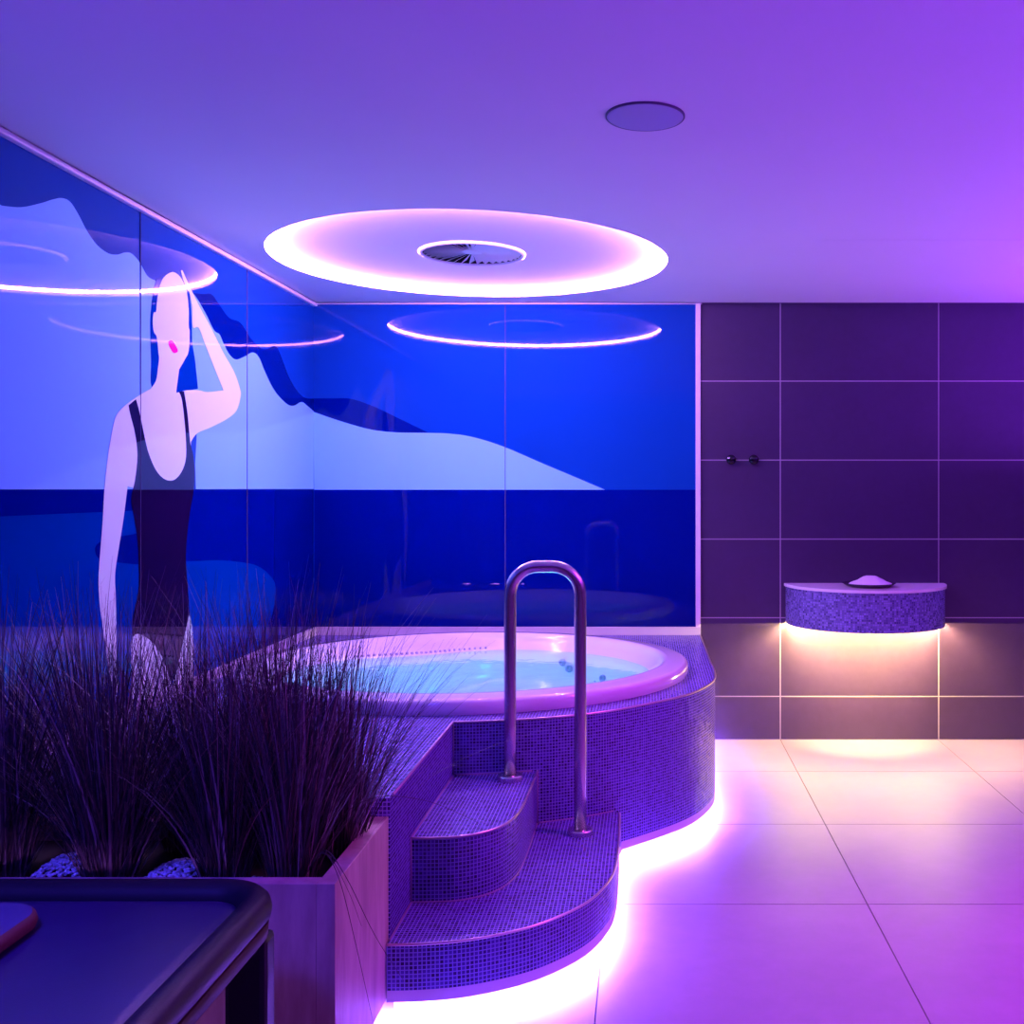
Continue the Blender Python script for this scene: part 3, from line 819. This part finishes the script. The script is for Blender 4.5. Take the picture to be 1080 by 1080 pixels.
def clump(x, y, n, h, lean_max, lab, skew=0.0):
    z = 0.506
    bm = bmesh.new()
    for i in range(n):
        r = 0.055*math.sqrt(random.random()); a = random.uniform(0, 2*PI)
        az = a+random.gauss(0, 0.55)
        lean = lean_max*random.random()**0.9*(0.45+0.55*r/0.055)
        lean *= 1.0-0.40*abs(math.sin(az))
        L = h*random.uniform(0.45, 1.0)
        if skew: lean = max(0.02, lean+skew*random.random()*max(0, math.cos(az)))
        if random.random() < 0.10: L = h*random.uniform(1.0, 1.15)
        L *= 1.0+0.05*lean
        droop = random.gauss(0.05, 0.22)
        if random.random() < 0.10: droop = random.uniform(0.6, 1.6); L *= 0.85
        blade(bm, (r*math.cos(a), r*math.sin(a), 0), az, lean*1.25, L, random.uniform(0.0014, 0.0030) if random.random() < 0.8 else random.uniform(0.0035, 0.0052), droop)
    for v in bm.verts:
        v.co.x = max(v.co.x, XL+0.03-x+0.02*random.random())
    o = link('grass_clump', bm, GRASS, None, False, (x, y, z))
    tag(o, lab, 'grass', 'ornamental grasses in the planter')
    return o
clumps = [
    (-1.535, 2.49, 520, 0.62, 1.00, 'dark grass clump cut by the left edge of the picture, front of the planter'),
    (-1.265, 2.46, 680, 0.64, 1.10, 'wide dark grass clump between the two patches of white pebbles'),
    (-1.00, 2.47, 560, 0.62, 1.00, 'dark grass clump right of the pebble patches, before the blue mural bay'),
    (-0.840, 2.47, 680, 0.62, 0.80, 'reddish grass clump at the planter corner nearest the steps', 0.2),
    (-1.70, 2.68, 460, 0.64, 1.0, 'rear grass clump against the left mural, at the picture edge'),
    (-1.44, 2.69, 520, 0.66, 1.0, 'rear grass clump in front of the painted arm'),
    (-1.19, 2.70, 520, 0.64, 1.0, 'rear grass clump in front of the painted legs'),
    (-0.97, 2.69, 520, 0.66, 0.85, 'rear grass clump in front of the tub rim corner'),
    (-0.785, 2.66, 400, 0.62, 0.80, 'rear grass clump leaning over the mosaic deck', 0.5),
]
made = [clump(*c) for c in clumps]
# long stems that hang over the planter corner
def stem(pts, r=0.0014):
    bm = bmesh.new()
    cp = catmull([Vector(p)-Vector((-0.84, 2.47, 0.506)) for p in pts], 6); tube(bm, cp, [r*(1-0.7*i/len(cp)) for i in range(len(cp))], 5)
    link('bent_stem', bm, GRASS, made[3])
stem([(-0.80, 2.44, 0.53), (-0.745, 2.39, 0.60), (-0.69, 2.33, 0.565), (-0.645, 2.31, 0.42), (-0.60, 2.32, 0.20)])
stem([(-0.80, 2.44, 0.53), (-0.74, 2.39, 0.605), (-0.68, 2.35, 0.56), (-0.62, 2.37, 0.42), (-0.56, 2.40, 0.30)])
stem([(-0.80, 2.45, 0.53), (-0.74, 2.40, 0.595), (-0.68, 2.36, 0.53), (-0.65, 2.37, 0.44)], 0.001)
stem([(-0.80, 2.50, 0.53), (-0.74, 2.52, 0.64), (-0.66, 2.55, 0.68), (-0.54, 2.58, 0.66), (-0.42, 2.60, 0.60)], 0.0012)

# ------------------------------------------------------------------ daybed in the foreground
BX1, BY1, BTOP = -0.742, 2.17, 0.625
bed = thing('daybed', 'dark padded daybed with rounded corner in front of the planter', 'daybed', (-1.3, 1.3, 0))
binv = Matrix.Translation((1.3, -1.3, 0))
def bp_(name, bm, m, smooth=False):
    o = link(name, bm, m, bed, smooth); reparent(o, binv); return o
def rrect(x0, x1, y0, y1, r, n=10):
    out = []
    for cx, cy, a0 in ((x1-r, y1-r, 0), (x0+r, y1-r, PI/2), (x0+r, y0+r, PI), (x1-r, y0+r, 1.5*PI)):
        for k in range(n+1):
            a = a0+PI/2*k/n; out.append((cx+r*math.cos(a), cy+r*math.sin(a)))
    return out
BX0, BY0 = -1.86, 0.55
def loft(bm, layers, cap_top=True, cap_bot=True):
    R = [[bm.verts.new((p[0], p[1], z)) for p in lp] for lp, z in layers]
    for A, B in zip(R, R[1:]):
        N = len(A)
        for i in range(N):
            f = bm.faces.new((A[i], A[(i+1) % N], B[(i+1) % N], B[i])); f.smooth = True
    if cap_bot: bm.faces.new(R[0][::-1])
    if cap_top: bm.faces.new(R[-1])
def inset(d, r=0.13): return rrect(BX0+d, BX1-d, BY0+d, BY1-d, max(0.02, r-d))
bm = bmesh.new()
loft(bm, [(inset(0.012), 0.578), (inset(0.002), 0.587), (inset(0.0), 0.603), (inset(0.004), 0.618), (inset(0.014), 0.628), (inset(0.030), 0.632), (inset(0.046), 0.628), (inset(0.058), 0.618), (inset(0.066), 0.604), (inset(0.068), 0.585)], cap_top=False)
bp_('rolled_rim', bm, LEATHER)
bm = bmesh.new()
loft(bm, [(inset(0.062), 0.580), (inset(0.064), 0.600), (inset(0.075), 0.6055), (inset(0.095), 0.607), (inset(0.22, 0.24), 0.603), (inset(0.36, 0.38), 0.601)])
bp_('mattress', bm, SEATM)
bm = bmesh.new()
loft(bm, [(inset(0.020), 0.545), (inset(0.008), 0.548), (inset(0.006), 0.578)])
bp_('frame', bm, FRAMEM)
for lx, ly in ((BX1-0.053, BY1-0.085), (BX0+0.06, BY1-0.085), (BX1-0.053, BY0+0.08), (BX0+0.06, BY0+0.08)):
    bm = bmesh.new(); box(bm, lx-0.042, lx+0.042, ly-0.030, ly+0.030, 0.0, 0.546, 0.012); bp_('leg', bm, LEATHER)

bm = bmesh.new(); box(bm, BX0+0.12, -1.16, BY1-0.075, BY1-0.055, 0.530, 0.545); bp_('led_strip', bm, mat('bed_fill_glow', (0.9, 0.9, 0.9), emit=(0.45, 0.16, 1.0), ek=60))  # added glow under the bed, brightens the gap beside the leg
pil = thing('headrest_cushion', 'flat grey cushion with brown side lying on the dark daybed', 'cushion', (-1.35, 1.75, 0.6045))
def pin(d, r=0.075): return rrect(-0.205+d, 0.205-d, -0.30+d, 0.265-d, r-d*0.5)
bm = bmesh.new(); loft(bm, [(pin(0.012), 0.0), (pin(0.003), 0.006), (pin(0.0), 0.016), (pin(0.003), 0.028), (pin(0.008), 0.033)], cap_top=False)
link('side_band', bm, PILLOWS, pil)
bm = bmesh.new(); loft(bm, [(pin(0.008), 0.033), (pin(0.018), 0.036), (pin(0.05), 0.037)], cap_bot=False)
link('top_cover', bm, PILLOWT, pil)
